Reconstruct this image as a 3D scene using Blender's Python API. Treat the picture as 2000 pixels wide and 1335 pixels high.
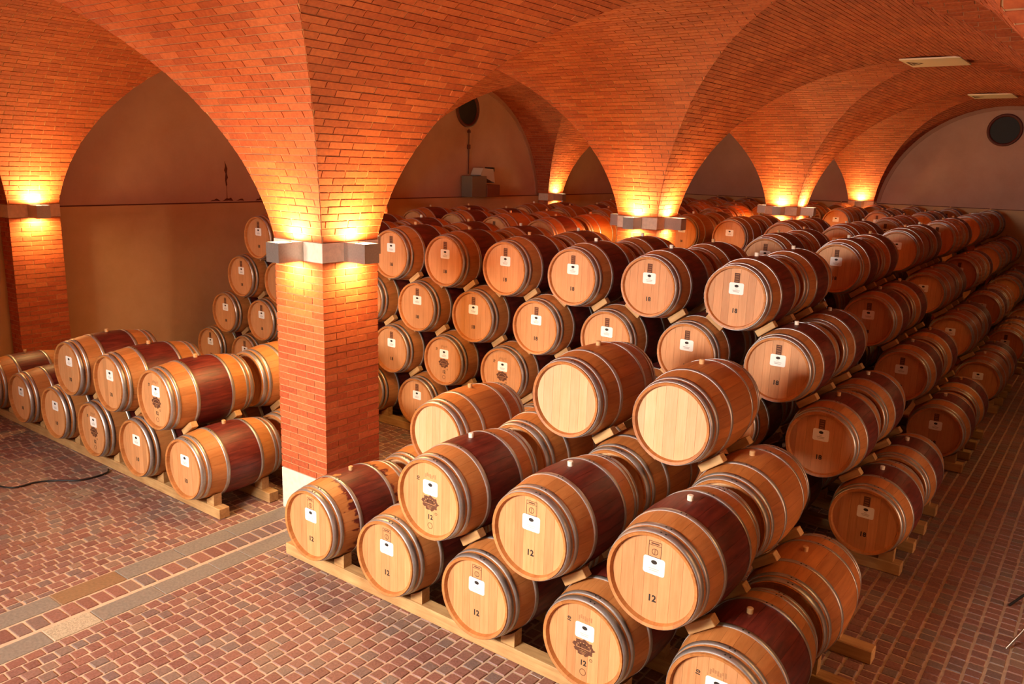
import bpy, math, random
import numpy as np
from mathutils import Vector, Matrix
random.seed(7); rng = np.random.default_rng(7)
sc = bpy.context.scene
for o in list(bpy.data.objects): bpy.data.objects.remove(o)
COL = sc.collection
PI = math.pi

# ------------------------------------------------------------------ camera
CAM = np.array([5.0133, -3.9845, 3.4355]); FPX = 1585.6
ya, pi_, ro = math.radians(36.715), math.radians(-12.424), math.radians(1.683)
cF = np.array([-math.sin(ya)*math.cos(pi_), math.cos(ya)*math.cos(pi_), math.sin(pi_)])
r0 = np.array([math.cos(ya), math.sin(ya), 0.]); u0 = np.cross(r0, cF)
cR = r0*math.cos(ro)+u0*math.sin(ro); cU = -r0*math.sin(ro)+u0*math.cos(ro)
cd = bpy.data.cameras.new('camera'); cam = bpy.data.objects.new('camera', cd); COL.objects.link(cam)
m = Matrix.Identity(4)
for i in range(3):
    m[i][0] = cR[i]; m[i][1] = cU[i]; m[i][2] = -cF[i]; m[i][3] = CAM[i]
cam.matrix_world = m
cd.sensor_width = 36; cd.lens = 36*FPX/2000; cd.clip_start = .05; cd.clip_end = 200
sc.camera = cam
def project(P):
    """pixel positions of world points, only used to decide how finely to model what is close"""
    d = np.atleast_2d(P)-CAM; z = d@cF
    return np.stack([1000+FPX*(d@cR)/z, 667.5-FPX*(d@cU)/z, z], -1)

# ------------------------------------------------------------------ world, exposure, large lights
sc.view_settings.view_transform = 'Standard'; sc.view_settings.look = 'None'
sc.view_settings.gamma = 1; sc.view_settings.use_curve_mapping = False
sc.view_settings.exposure = 0.0
w = bpy.data.worlds.new('world'); sc.world = w; w.use_nodes = True
w.node_tree.nodes['Background'].inputs[0].default_value = (1, .62, .4, 1)
w.node_tree.nodes['Background'].inputs[1].default_value = .05
def area(name, loc, target, size, size_y, energy, color, spread=180):
    l = bpy.data.lights.new(name, 'AREA'); l.shape = 'RECTANGLE'; l.size = size; l.size_y = size_y
    l.energy = energy; l.color = color; l.spread = math.radians(spread)
    o = bpy.data.objects.new(name, l); COL.objects.link(o); o.location = loc
    o.rotation_euler = (Vector(target)-Vector(loc)).to_track_quat('-Z', 'Y').to_euler()
    return o
KEY = area('rear_key_light', (-.6, -7.3, 3.8), (0.7, 1.4, .9), 4.2, 1.4, 530, (1, .92, .82), 80)  # soft key light added behind the camera, hangs free with no opening built
FILL = area('bay_fill_light', (2.2, -3.0, 4.6), (2.2, -1.5, 0), 2.0, 2.0, 0, (1, .70, .5))  # added overhead fill without a fixture, switched off
SIDE = area('side_door_light', (11.0, 2.4, 2.0), (3.5, 2.4, .3), 1.6, 2.0, 35, (1, .55, .32), 60)
LAMP_E = 45.0; LAMP_COL = (1, .62, .21)

# ------------------------------------------------------------------ materials
def newmat(name):
    mt = bpy.data.materials.new(name); mt.use_nodes = True
    nt = mt.node_tree; nt.nodes.clear()
    out = nt.nodes.new('ShaderNodeOutputMaterial'); b = nt.nodes.new('ShaderNodeBsdfPrincipled')
    nt.links.new(b.outputs[0], out.inputs[0]); return mt, nt, b
def N(nt, t, **kw):
    n = nt.nodes.new(t)
    for k, v in kw.items():
        if k[0] == 'i' and k[1:].isdigit(): n.inputs[int(k[1:])].default_value = v
        else: setattr(n, k, v)
    return n
def rgb(h):
    c = [int(h[i:i+2], 16)/255 for i in (0, 2, 4)]
    return tuple([(x/12.92 if x < .04045 else ((x+.055)/1.055)**2.4) for x in c])+(1,)
def mix(nt, f, a, b, mode='MIX'):
    n = nt.nodes.new('ShaderNodeMix'); n.data_type = 'RGBA'; n.blend_type = mode
    for s, v in ((n.inputs[0], f), (n.inputs[6], a), (n.inputs[7], b)):
        if hasattr(v, 'is_linked'): nt.links.new(v, s)
        else: s.default_value = v
    return n.outputs[2]
def ramp(nt, fac, stops, interp='LINEAR'):
    r = nt.nodes.new('ShaderNodeValToRGB'); e = r.color_ramp; e.interpolation = interp
    while len(e.elements) < len(stops): e.elements.new(.5)
    for el, (p, c) in zip(e.elements, stops): el.position = p; el.color = c
    nt.links.new(fac, r.inputs[0]); return r.outputs[0]
def noise(nt, vec, scale, detail=3, rough=.55):
    n = N(nt, 'ShaderNodeTexNoise'); n.inputs['Scale'].default_value = scale
    n.inputs['Detail'].default_value = detail; n.inputs['Roughness'].default_value = rough
    if vec is not None: nt.links.new(vec, n.inputs['Vector'])
    return n.outputs['Fac']
def mapping(nt, src, sca):
    mp = N(nt, 'ShaderNodeMapping'); nt.links.new(src, mp.inputs[0]); mp.inputs['Scale'].default_value = sca
    return mp.outputs[0]
def bump(nt, b, h, st, dist=.01):
    n = N(nt, 'ShaderNodeBump'); n.inputs['Strength'].default_value = st; n.inputs['Distance'].default_value = dist
    nt.links.new(h, n.inputs['Height']); nt.links.new(n.outputs[0], b.inputs['Normal'])
def math_(nt, op, a, b=None):
    n = N(nt, 'ShaderNodeMath', operation=op)
    for i, v in enumerate((a, b)):
        if v is None: continue
        if hasattr(v, 'is_linked'): nt.links.new(v, n.inputs[i])
        else: n.inputs[i].default_value = v
    return n.outputs[0]
def attr(nt, name):
    a = N(nt, 'ShaderNodeAttribute', attribute_name=name); return a.outputs['Fac']

def simple(name, col, rough=.7, metal=0, nsc=0, nam=.15, bmp=0, world=True):
    mt, nt, b = newmat(name); b.inputs['Roughness'].default_value = rough; b.inputs['Metallic'].default_value = metal
    b.inputs['Base Color'].default_value = col
    if nsc:
        g = N(nt, 'ShaderNodeNewGeometry') if world else N(nt, 'ShaderNodeTexCoord')
        src = g.outputs['Position'] if world else g.outputs['Object']
        n = noise(nt, src, nsc)
        dark = tuple([c*(1-nam) for c in col[:3]])+(1,); lite = tuple([min(1, c*(1+nam)) for c in col[:3]])+(1,)
        nt.links.new(ramp(nt, n, [(.3, dark), (.7, lite)]), b.inputs['Base Color'])
        if bmp: bump(nt, b, n, bmp, .003)
    return mt
def mat_brick():
    mt, nt, b = newmat('terracotta brick'); b.inputs['Roughness'].default_value = .8
    a = attr(nt, 'rnd'); g = N(nt, 'ShaderNodeNewGeometry')
    c = ramp(nt, a, [(0, rgb('a2431e')), (.35, rgb('b44e24')), (.7, rgb('bf5a2b')), (1, rgb('ca683a'))])
    n = noise(nt, g.outputs['Position'], 35, 3)
    c = mix(nt, .35, c, ramp(nt, n, [(.3, rgb('803214')), (.7, rgb('ca6c38'))]), 'MIX')
    nt.links.new(c, b.inputs['Base Color']); bump(nt, b, n, .35, .004); return mt
def mat_sett():
    mt, nt, b = newmat('porphyry sett'); b.inputs['Roughness'].default_value = .5
    a = attr(nt, 'rnd'); g = N(nt, 'ShaderNodeNewGeometry')
    c = ramp(nt, a, [(0, rgb('784a3e')), (.2, rgb('8a594c')), (.42, rgb('96624f')), (.6, rgb('805850')), (.74, rgb('70605a')), (.84, rgb('947862')), (.92, rgb('726a64')), (1, rgb('986450'))])
    n = noise(nt, g.outputs['Position'], 60, 4)
    c = mix(nt, .4, c, ramp(nt, n, [(.3, rgb('543a34')), (.7, rgb('96746a'))]))
    nt.links.new(c, b.inputs['Base Color'])
    n2 = noise(nt, g.outputs['Position'], 2.0, 2)
    nt.links.new(ramp(nt, n2, [(.35, (.38, .38, .38, 1)), (.65, (.6, .6, .6, 1))]), b.inputs['Roughness'])
    bump(nt, b, n, .5, .005); return mt
def mat_oak(name, lite, dark, stain=0, axis='Y', rough=.5, patch=0):
    """oak; grain runs along the barrel (Y) or up the head (Z); stain = red wine stain between the belly hoops"""
    mt, nt, b = newmat(name); b.inputs['Roughness'].default_value = rough
    tc = N(nt, 'ShaderNodeTexCoord'); oi = N(nt, 'ShaderNodeObjectInfo')
    add = N(nt, 'ShaderNodeVectorMath', operation='ADD'); nt.links.new(tc.outputs['Object'], add.inputs[0])
    cx = N(nt, 'ShaderNodeCombineXYZ')
    for i in range(3): nt.links.new(math_(nt, 'MULTIPLY', oi.outputs['Random'], 17.0+i*5), cx.inputs[i])
    nt.links.new(cx.outputs[0], add.inputs[1])
    sca = (45, 3, 45) if axis == 'Y' else (60, 60, 3.5)
    gr = noise(nt, mapping(nt, add.outputs[0], sca), 1, 5, .65)
    big = noise(nt, mapping(nt, add.outputs[0], (5, 2, 5)), 1, 2)
    a = attr(nt, 'rnd')
    t = math_(nt, 'ADD', math_(nt, 'MULTIPLY', gr, .80), math_(nt, 'MULTIPLY', a, .20))
    c = ramp(nt, t, [(.28, dark), (.72, lite)])
    c = mix(nt, .18, c, ramp(nt, big, [(.35, dark), (.65, lite)]))
    # barrel to barrel tone
    tone = math_(nt, 'ADD', math_(nt, 'MULTIPLY', attr(nt, 'tone'), .0), math_(nt, 'ADD', .84, math_(nt, 'MULTIPLY', oi.outputs['Random'], .22)))
    hv = N(nt, 'ShaderNodeHueSaturation'); nt.links.new(c, hv.inputs['Color']); nt.links.new(tone, hv.inputs['Value'])
    c = hv.outputs[0]
    if stain:
        s = N(nt, 'ShaderNodeSeparateXYZ'); nt.links.new(tc.outputs['Object'], s.inputs[0])
        y = s.outputs[1]
        yy = math_(nt, 'ABSOLUTE', math_(nt, 'SUBTRACT', y, .475))
        if patch:
            wob = math_(nt, 'MULTIPLY', math_(nt, 'SUBTRACT', noise(nt, mapping(nt, add.outputs[0], (9, 5, 9)), 1, 4), .45), .55)
            yy = math_(nt, 'SUBTRACT', yy, wob)
        else:
            wob = math_(nt, 'MULTIPLY', math_(nt, 'SUBTRACT', noise(nt, mapping(nt, add.outputs[0], (30, 30, 30)), 1, 3), .5), .01)
            yy = math_(nt, 'ADD', yy, wob)
        k = ramp(nt, yy, [(.188, (1, 1, 1, 1)), (.196 if not patch else .215, (0, 0, 0, 1))])
        st = ramp(nt, noise(nt, mapping(nt, add.outputs[0], (30, 5, 30)), 1, 4), [(.25, rgb('3e100b')), (.5, rgb('611d14')), (.8, rgb('7c3122'))])
        c = mix(nt, k, c, st)
    nt.links.new(c, b.inputs['Base Color']); bump(nt, b, gr, .25, .002); return mt
def mat_pine():
    mt, nt, b = newmat('pine'); b.inputs['Roughness'].default_value = .65
    tc = N(nt, 'ShaderNodeTexCoord'); oi = N(nt, 'ShaderNodeObjectInfo')
    add = N(nt, 'ShaderNodeVectorMath', operation='ADD'); nt.links.new(tc.outputs['Object'], add.inputs[0])
    cx = N(nt, 'ShaderNodeCombineXYZ')
    for i in range(3): nt.links.new(math_(nt, 'MULTIPLY', oi.outputs['Random'], 11.+3*i), cx.inputs[i])
    nt.links.new(cx.outputs[0], add.inputs[1])
    n = noise(nt, mapping(nt, add.outputs[0], (2.5, 40, 40)), 1, 5, .6)
    c = ramp(nt, n, [(.3, rgb('9a6e40')), (.7, rgb('c69c64'))])
    c = mix(nt, .3, c, ramp(nt, noise(nt, add.outputs[0], 3, 3), [(.35, rgb('97683c')), (.65, rgb('e0b980'))]))
    nt.links.new(c, b.inputs['Base Color']); bump(nt, b, n, .2, .002); return mt
def mat_plaster(name, lite, dark):
    mt, nt, b = newmat(name); b.inputs['Roughness'].default_value = .9
    g = N(nt, 'ShaderNodeNewGeometry'); p = g.outputs['Position']
    c = ramp(nt, noise(nt, p, .9, 4, .6), [(.3, dark), (.7, lite)])
    f = noise(nt, p, 26, 4)
    c = mix(nt, .12, c, ramp(nt, f, [(.3, dark), (.7, lite)]))
    nt.links.new(c, b.inputs['Base Color']); bump(nt, b, f, .12, .003); return mt
def mat_hoop():
    mt, nt, b = newmat('galvanised steel hoop'); b.inputs['Metallic'].default_value = .85
    tc = N(nt, 'ShaderNodeTexCoord')
    n = noise(nt, mapping(nt, tc.outputs['Object'], (9, 30, 9)), 1, 4, .7)
    nt.links.new(ramp(nt, n, [(.3, rgb('a09e9c')), (.7, rgb('cdcac6'))]), b.inputs['Base Color'])
    nt.links.new(ramp(nt, n, [(.3, (.5, .5, .5, 1)), (.7, (.36, .36, .36, 1))]), b.inputs['Roughness']); return mt
def mat_emit(name, col, st):
    mt = bpy.data.materials.new(name); mt.use_nodes = True; nt = mt.node_tree; nt.nodes.clear()
    o = nt.nodes.new('ShaderNodeOutputMaterial'); e = nt.nodes.new('ShaderNodeEmission')
    e.inputs[0].default_value = col; e.inputs[1].default_value = st; nt.links.new(e.outputs[0], o.inputs[0]); return mt
BRICK = mat_brick(); SETT = mat_sett(); PINE = mat_pine(); HOOP = mat_hoop()
MORTAR = simple('pale lime mortar', rgb('bd8a5e'), .9, 0, 20, .15, .2)
FMORTAR = simple('floor joint sand', rgb('bda186'), .9, 0, 15, .15, .2)
PLASTER = mat_plaster('lime plaster', rgb('cba692'), rgb('b8917e'))
PLASTER_LOW = mat_plaster('ochre plaster dado', rgb('d6b488'), rgb('c29c70'))
PLASTER_DK = mat_plaster('plaster arch trim', rgb('b88c76'), rgb('a47a66'))
STONE = simple('pale limestone', rgb('e2cfba'), .75, 0, 22, .1, .15)
SLAB = simple('grey stone slab', rgb('80766b'), .55, 0, 45, .18, .25)
SLAB_TAN = simple('tan stone slab', rgb('866648'), .6, 0, 45, .15, .25)
SLAB_PALE = simple('speckled granite slab', rgb('ab9c84'), .6, 0, 120, .4, .35)
OAK = mat_oak('oak stave', rgb('cb884c'), rgb('a86630'))
OAK_ST = mat_oak('oak stave with wine stain', rgb('cb884c'), rgb('a86630'), stain=1)
OAK_PATCH = mat_oak('oak stave with spilled wine stain', rgb('cb884c'), rgb('a86630'), stain=1, patch=1)
OAK_BR = mat_oak('weathered orange oak stave', rgb('c27a3c'), rgb('955424'))
HEAD = mat_oak('oak head board', rgb('d69a66'), rgb('ba7c4a'), axis='Z', rough=.55)
HEAD_NEW = mat_oak('new oak head board', rgb('e2b488'), rgb('cf9a68'), axis='Z', rough=.5)
RIVET = simple('dark rivet', rgb('3a342e'), .5, .6)
ALU = simple('brushed aluminium', rgb('b8b2aa'), .35, .9, 60, .08)
WHITE = simple('white paper label', rgb('f2efe8'), .6)
INK = simple('black ink', rgb('241a14'), .7)
GREYINK = simple('pale grey print', rgb('b9b2a8'), .7)
BURN = simple('burnt brown brand', rgb('5c331c'), .75, 0, 90, .35, 0, False)
BURN_LT = simple('light line in brand', rgb('a8754a'), .75)
BUNG_W = simple('pale silicone bung', rgb('e9dcc8'), .5)
BUNG_T = simple('tan wooden bung', rgb('c99a68'), .6)
BLACK = simple('black rubber', rgb('120d0b'), .5)
GLASS = simple('dark window glass', rgb('060404'), .6)
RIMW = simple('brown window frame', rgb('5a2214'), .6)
GREYM = simple('grey painted metal', rgb('7d776c'), .5, .2)
PANEL = simple('cream ceiling panel', rgb('f0dcc4'), .7)
CHROME = simple('chrome tube', rgb('c8c4be'), .2, 1)
DARKSTEEL = simple('dark steel tube', rgb('4a4540'), .4, .8)
GLOW = mat_emit('lamp glass', (1, .72, .40, 1), 14)

# ------------------------------------------------------------------ mesh helpers
class MB:
    """collects polygons, one random value and one material index per polygon"""
    def __init__(s): s.v = []; s.f = []; s.r = []; s.m = []; s.sm = []
    def add(s, vs, fs, r=.5, mi=0, smooth=False):
        o = len(s.v); s.v.extend([tuple(p) for p in vs])
        for f in fs: s.f.append(tuple(i+o for i in f)); s.r.append(r); s.m.append(mi); s.sm.append(smooth)
    def box(s, x0, x1, y0, y1, z0, z1, r=.5, mi=0, skip=''):
        vs = [(x0,y0,z0),(x1,y0,z0),(x1,y1,z0),(x0,y1,z0),(x0,y0,z1),(x1,y0,z1),(x1,y1,z1),(x0,y1,z1)]
        fs = {'b':(0,3,2,1),'t':(4,5,6,7),'f':(0,1,5,4),'k':(2,3,7,6),'l':(3,0,4,7),'r':(1,2,6,5)}
        s.add(vs, [f for k, f in fs.items() if k not in skip], r, mi)
    def bbox(s, x0, x1, y0, y1, z0, z1, c=.006, r=.5, mi=0):
        """box with all edges chamfered"""
        vs = []; idx = {}
        X = (x0, x1); Y = (y0, y1); Z = (z0, z1)
        for i in (0, 1):
            for j in (0, 1):
                for k in (0, 1):
                    sx, sy, sz = (1-2*i)*c, (1-2*j)*c, (1-2*k)*c
                    for a, p in enumerate(((X[i], Y[j]+sy, Z[k]+sz), (X[i]+sx, Y[j], Z[k]+sz), (X[i]+sx, Y[j]+sy, Z[k]))):
                        idx[i, j, k, a] = len(vs); vs.append(p)
        fs = []
        for i in (0, 1):
            for a, q in ((0, [(i,0,0),(i,1,0),(i,1,1),(i,0,1)]), (1, [(0,i,0),(1,i,0),(1,i,1),(0,i,1)]), (2, [(0,0,i),(1,0,i),(1,1,i),(0,1,i)])):
                fs.append([idx[t+(a,)] for t in q])
        for i in (0, 1):
            for j in (0, 1):
                fs.append([idx[i,j,0,0], idx[i,j,1,0], idx[i,j,1,1], idx[i,j,0,1]])
                fs.append([idx[i,0,j,0], idx[i,1,j,0], idx[i,1,j,2], idx[i,0,j,2]])
                fs.append([idx[0,i,j,1], idx[1,i,j,1], idx[1,i,j,2], idx[0,i,j,2]])
        for t in [(i,j,k) for i in (0,1) for j in (0,1) for k in (0,1)]: fs.append([idx[t+(a,)] for a in range(3)])
        # orient outward
        c0 = np.array([(x0+x1)/2, (y0+y1)/2, (z0+z1)/2]); V = np.array(vs); out = []
        for f in fs:
            n = np.cross(V[f[1]]-V[f[0]], V[f[2]]-V[f[0]])
            out.append(f if n@(V[f].mean(0)-c0) > 0 else f[::-1])
        s.add(vs, out, r, mi)
    def tube(s, pts, rad, n=8, r=.5, mi=0, cap=True):
        pts = [Vector(p) for p in pts]; rings = []; up = Vector((0, 0, 1))
        for i, p in enumerate(pts):
            d = (pts[min(i+1, len(pts)-1)]-pts[max(i-1, 0)]).normalized()
            a = d.cross(up if abs(d.z) < .95 else Vector((1, 0, 0))).normalized(); b = d.cross(a)
            rr = rad[i] if isinstance(rad, (list, tuple)) else rad
            rings.append([tuple(p+(a*math.cos(t)+b*math.sin(t))*rr) for t in [2*PI*k/n for k in range(n)]])
        vs = [v for rg in rings for v in rg]; fs = []
        for i in range(len(pts)-1):
            for k in range(n): fs.append((i*n+k, i*n+(k+1) % n, (i+1)*n+(k+1) % n, (i+1)*n+k))
        s.add(vs, fs, r, mi, True)
        if cap: s.add(rings[0], [tuple(range(n))], r, mi); s.add(rings[-1], [tuple(range(n))[::-1]], r, mi)
    def mesh(s, name, mats):
        me = bpy.data.meshes.new(name); me.from_pydata(s.v, [], s.f)
        for mt in (mats if isinstance(mats, (list, tuple)) else [mats]): me.materials.append(mt)
        a = me.attributes.new('rnd', 'FLOAT', 'FACE'); a.data.foreach_set('value', s.r)
        if any(s.m): me.polygons.foreach_set('material_index', s.m)
        me.polygons.foreach_set('use_smooth', s.sm)
        me.update(); return me
    def obj(s, name, mats, parent=None): return link(name, s.mesh(name, mats), parent)
def link(name, me, parent=None):
    o = bpy.data.objects.new(name, me); COL.objects.link(o)
    if parent is not None: o.parent = parent
    return o
def tag(o, label=None, cat=None, group=None, kind=None):
    if label: o['label'] = label
    if cat: o['category'] = cat
    if group: o['group'] = group
    if kind: o['kind'] = kind
    return o
def thing(name, loc, label, cat, group=None):
    o = bpy.data.objects.new(name, None); COL.objects.link(o); o.location = loc; o.empty_display_size = .1
    return tag(o, label, cat, group)
def copy_tree(o, parent=None):
    c = o.copy(); COL.objects.link(c)
    for k in ('label', 'category', 'group'):
        if parent is None and k in c: del c[k]
    if parent is not None: c.parent = parent
    for ch in list(KIDS.get(o.name, [])): copy_tree(ch, c)
    return c
KIDS = {}
def kids(o): KIDS[o.name] = list(o.children)
def index_tree(o):
    KIDS[o.name] = list(o.children)
    for c in o.children: index_tree(c)
def quads_mesh(name, V, rnd, mats, faces_per=5, smooth=False):
    """V: (n,8,3) boxes seen from one side: 0-3 front face, 4-7 back; front and four sides are built"""
    n = len(V); base = np.array([[0,1,2,3],[0,4,5,1],[1,5,6,2],[2,6,7,3],[3,7,4,0]])
    F = (base[None]+8*np.arange(n)[:, None, None]).reshape(-1, 4)
    me = bpy.data.meshes.new(name); nv = n*8; nf = len(F)
    me.vertices.add(nv); me.vertices.foreach_set('co', np.ascontiguousarray(V.reshape(-1), dtype=np.float32))
    me.loops.add(nf*4); me.loops.foreach_set('vertex_index', F.reshape(-1).astype(np.int32))
    me.polygons.add(nf); me.polygons.foreach_set('loop_start', np.arange(0, nf*4, 4, dtype=np.int32))
    me.polygons.foreach_set('loop_total', np.full(nf, 4, dtype=np.int32))
    me.materials.append(mats)
    a = me.attributes.new('rnd', 'FLOAT', 'FACE'); a.data.foreach_set('value', np.repeat(rnd, 5).astype(np.float32))
    me.polygons.foreach_set('use_smooth', np.zeros(nf, dtype=bool)); me.update(calc_edges=True); me.validate(); return me
ORD = ['', 'first', 'second', 'third', 'fourth', 'fifth', 'sixth', 'seventh', 'eighth', 'ninth', 'tenth', 'eleventh', 'twelfth', 'thirteenth']

# ------------------------------------------------------------------ building grid
W = .672; LG = 6.42; GX0, GY0 = -.663, .768
HALF = (LG-W)/2; ZS, APEX = 2.69, 5.18; RISE = APEX-ZS
R = (HALF**2+RISE**2)/(2*RISE); ZC = APEX-R; PH0 = math.asin((ZS-ZC)/R); TL = R*(PI/2-PH0)
XL = -7.43; YE = 20.37; XR = GX0+2*LG-W; YB = GY0-2*LG+.3
gx = lambda i: GX0+LG*i          # +X face of pillar column i
gy = lambda j: GY0+LG*j          # -Y face of pillar row j
COURSE = .0655; VC = TL/63; BL = .262; JT = .010

# --- floor slab under the setts
mb = MB(); mb.box(XL-.3, XR, YB, YE+.3, -.2, -.004); floor = tag(mb.obj('floor', FMORTAR), kind='structure')
# --- vault: mortar shell plus bricks, fan by fan
def fan(i, j, d):
    """returns functions of (t, u, off) -> xyz and the run interval for a vault fan springing from a pillar face"""
    if d in ('-Y', '+Y'):
        sg = 1 if d == '-Y' else -1
        yc = gy(j)-HALF if d == '-Y' else gy(j)+W+HALF
        lo0, hi0 = gx(i)-W, gx(i)
        def P(t, u, off):
            ph = PH0+t/R; return np.stack([u, yc+sg*(R+off)*np.cos(ph), ZC+(R+off)*np.sin(ph)], -1)
        clip = (XL, XR)
    else:
        sg = 1 if d == '-X' else -1
        xc = gx(i)-W-HALF if d == '-X' else gx(i)+HALF
        lo0, hi0 = gy(j), gy(j)+W
        def P(t, u, off):
            ph = PH0+t/R; return np.stack([xc+sg*(R+off)*np.cos(ph), u, ZC+(R+off)*np.sin(ph)], -1)
        clip = (YB, YE)
    def run(t):
        s = HALF-R*np.cos(PH0+t/R); return np.maximum(lo0-s, clip[0]), np.minimum(hi0+s, clip[1])
    return P, run
shell = MB(); allV = []; allR = []; allC = []
fans = []
for i in (-1, 0, 1, 2):
    for j in (-2, -1, 0, 1, 2, 3):
        for d in ('-X', '+X', '-Y', '+Y'):
            if i == -1 and d == '-X': continue
            if i == 2 and d == '+X': continue
            if j == 3 and d == '+Y': continue
            if j == -2 and d == '-Y': continue
            fans.append((i, j, d))
NT = 28
for (i, j, d) in fans:
    P, run = fan(i, j, d)
    t = np.linspace(0, TL, NT+1); lo, hi = run(t)
    U = np.stack([lo, lo*.75+hi*.25, (lo+hi)/2, lo*.25+hi*.75, hi], 1)
    V = P(t[:, None]+0*U, U, .0055)
    vs = V.reshape(-1, 3); fs = []
    for a in range(NT):
        for b in range(4): fs.append((a*5+b, a*5+b+1, (a+1)*5+b+1, (a+1)*5+b))
    shell.add(vs, fs, .5, 0, True)
    # bricks of this fan
    n = 63
    Vl = []; 
    for c in range(n):
        t0, t1 = c*VC+JT/2, (c+1)*VC-JT/2
        if t1-t0 < .02: continue
        lo, hi = run(np.array([t0, t1]))
        L0, H0 = lo[0], hi[0]; L1, H1 = lo[1], hi[1]
        k0 = math.floor((L1)/BL)-1; off = (c % 2)*BL/2+rng.uniform(-.012, .012)
        u = k0*BL+off
        while u < H1:
            a0, a1 = u+JT/2, u+BL-JT/2
            b = [max(a0, L0+.004), min(a1, H0-.004), min(a1, H1-.004), max(a0, L1+.004)]
            if b[1]-b[0] > .012 or b[2]-b[3] > .02:
                if b[1] < b[0]: mdl = b[0] if a0 > (L0+H0)/2 else b[1]; b[0] = b[1] = mdl
                Vl.append((t0, t1, b))
            u += BL
    if not Vl: continue
    T0 = np.array([x[0] for x in Vl]); T1 = np.array([x[1] for x in Vl]); B = np.array([x[2] for x in Vl])
    pr = rng.uniform(-.0025, .002, len(Vl))
    def quad(off):
        return np.stack([P(T0, B[:, 0], off), P(T0, B[:, 1], off), P(T1, B[:, 2], off), P(T1, B[:, 3], off)], 1)
    Q = np.concatenate([quad(pr), quad(pr*0+.008)], 1)
    # keep what a viewer near the photograph's standpoint could see
    ce = Q[:, :4].mean(1); nrm = np.cross(Q[:, 1]-Q[:, 0], Q[:, 3]-Q[:, 0]); out = Q[:, 4:].mean(1)-Q[:, :4].mean(1)
    flip = (nrm*out).sum(1) > 0
    Qf = Q.copy(); Qf[flip] = Q[flip][:, [1, 0, 3, 2, 5, 4, 7, 6]]; Q = Qf
    view = CAM+np.array([0, 0, 0])-ce
    facing = -(out*view).sum(1)/np.linalg.norm(out, axis=1)/np.linalg.norm(view, axis=1)
    pj = project(ce)
    keep = (facing > -.5) & (pj[:, 2] > .2) & (pj[:, 0] > -900) & (pj[:, 0] < 4200) & (pj[:, 1] > -1600) & (pj[:, 1] < 1500)
    allV.append(Q[keep]); allR.append(rng.random(keep.sum()))
ceiling = tag(shell.obj('ceiling', MORTAR), kind='structure')
AV = np.concatenate(allV); AR = np.concatenate(allR)
pj = project(AV[:, :4].reshape(-1, 3)).reshape(-1, 4, 3)
def poly_area(p):
    x, y = p[..., 0], p[..., 1]; return .5*abs((x*np.roll(y, -1, 1)-y*np.roll(x, -1, 1)).sum(1))
ar = poly_area(pj); inf = ((pj[..., 0] > 0) & (pj[..., 0] < 2000) & (pj[..., 1] > 0) & (pj[..., 1] < 1335)).all(1)
# only fans of the near pillar stand free of everything else: rank those bricks by size in view
ce = AV[:, :4].mean(1)
nearP = (np.abs(ce[:, 0]-(GX0-W/2)) < HALF+.4) & (np.abs(ce[:, 1]-(GY0+W/2)) < HALF+.4)
score = np.where(inf & nearP, ar, 0); idx = np.argsort(-score)[:300]
rest = np.ones(len(AV), bool); rest[idx] = False
for n_, q in enumerate(idx):
    link('brick', quads_mesh('brick', AV[q:q+1], AR[q:q+1], BRICK), ceiling)
o = link('brickwork', quads_mesh('brickwork', AV[rest], AR[rest], BRICK), ceiling); o['kind'] = 'stuff'

# --- walls
def lunette_wall(name, horiz, pos, bays, ymin, ymax, side):
    """wall with a slightly recessed lunette above a ledge. horiz 'Y' = wall runs along Y at x=pos"""
    mb = MB()
    def pt(u, z, dpt): return (pos+dpt*side, u, z) if horiz == 'Y' else (u, pos+dpt*side, z)
    def bx(u0, u1, z0, z1, d0, d1, mi):
        a, b = pt(u0, z0, d0), pt(u1, z1, d1)
        mb.box(min(a[0], b[0]), max(a[0], b[0]), min(a[1], b[1]), max(a[1], b[1]), z0, z1, .5, mi)
    bx(ymin, ymax, 2.64, APEX+.3, -.3, 0, 0)           # upper plane
    bx(ymin, ymax, 0, 2.60, -.3, .03, 1)               # lower wall, slightly proud
    bx(ymin, ymax, 2.50, 2.622, -.3, .045, 2)          # ledge band
    bx(ymin, ymax, 2.622, 2.64, -.3, -.012, 3)         # recessed strip above it, shadow line put into its dark colour
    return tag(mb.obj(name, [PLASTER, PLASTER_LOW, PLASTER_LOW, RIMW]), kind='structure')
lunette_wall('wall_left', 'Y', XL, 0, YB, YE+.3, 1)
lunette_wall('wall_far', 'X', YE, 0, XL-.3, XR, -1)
mb = MB(); mb.box(XR, XR+.3, YB, YE+.3, 0, APEX+.3); tag(mb.obj('wall_right', PLASTER), kind='structure')
mb = MB(); mb.box(XL-.3, XR+.3, YB-.3, YB, 0, APEX+.3); tag(mb.obj('wall_back', PLASTER), kind='structure')
def arch_trim(name, horiz, pos, c, side, wd=.09):
    """thin plaster arch along the lunette edge"""
    mb = MB(); n = 40; a0 = PH0*.98
    for k in range(n):
        p = []
        for a in (a0+(PI-2*a0)*k/n, a0+(PI-2*a0)*(k+1)/n):
            for rr in (R-wd, R+.02):
                for dd in (0, .03):
                    u, z = c+rr*math.cos(a), ZC+rr*math.sin(a)
                    p.append((pos+dd*side, u, z) if horiz == 'Y' else (u, pos+dd*side, z))
        mb.add(p, [(0, 1, 5, 4), (1, 3, 7, 5), (2, 3, 1, 0), (2, 6, 7, 3)])
    return tag(mb.obj(name, PLASTER_DK), kind='structure')
tn = 1
for j in (-1, 0, 1, 2):
    arch_trim('trim_%d' % tn, 'Y', XL, gy(j)+W+HALF, 1); tn += 1
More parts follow.
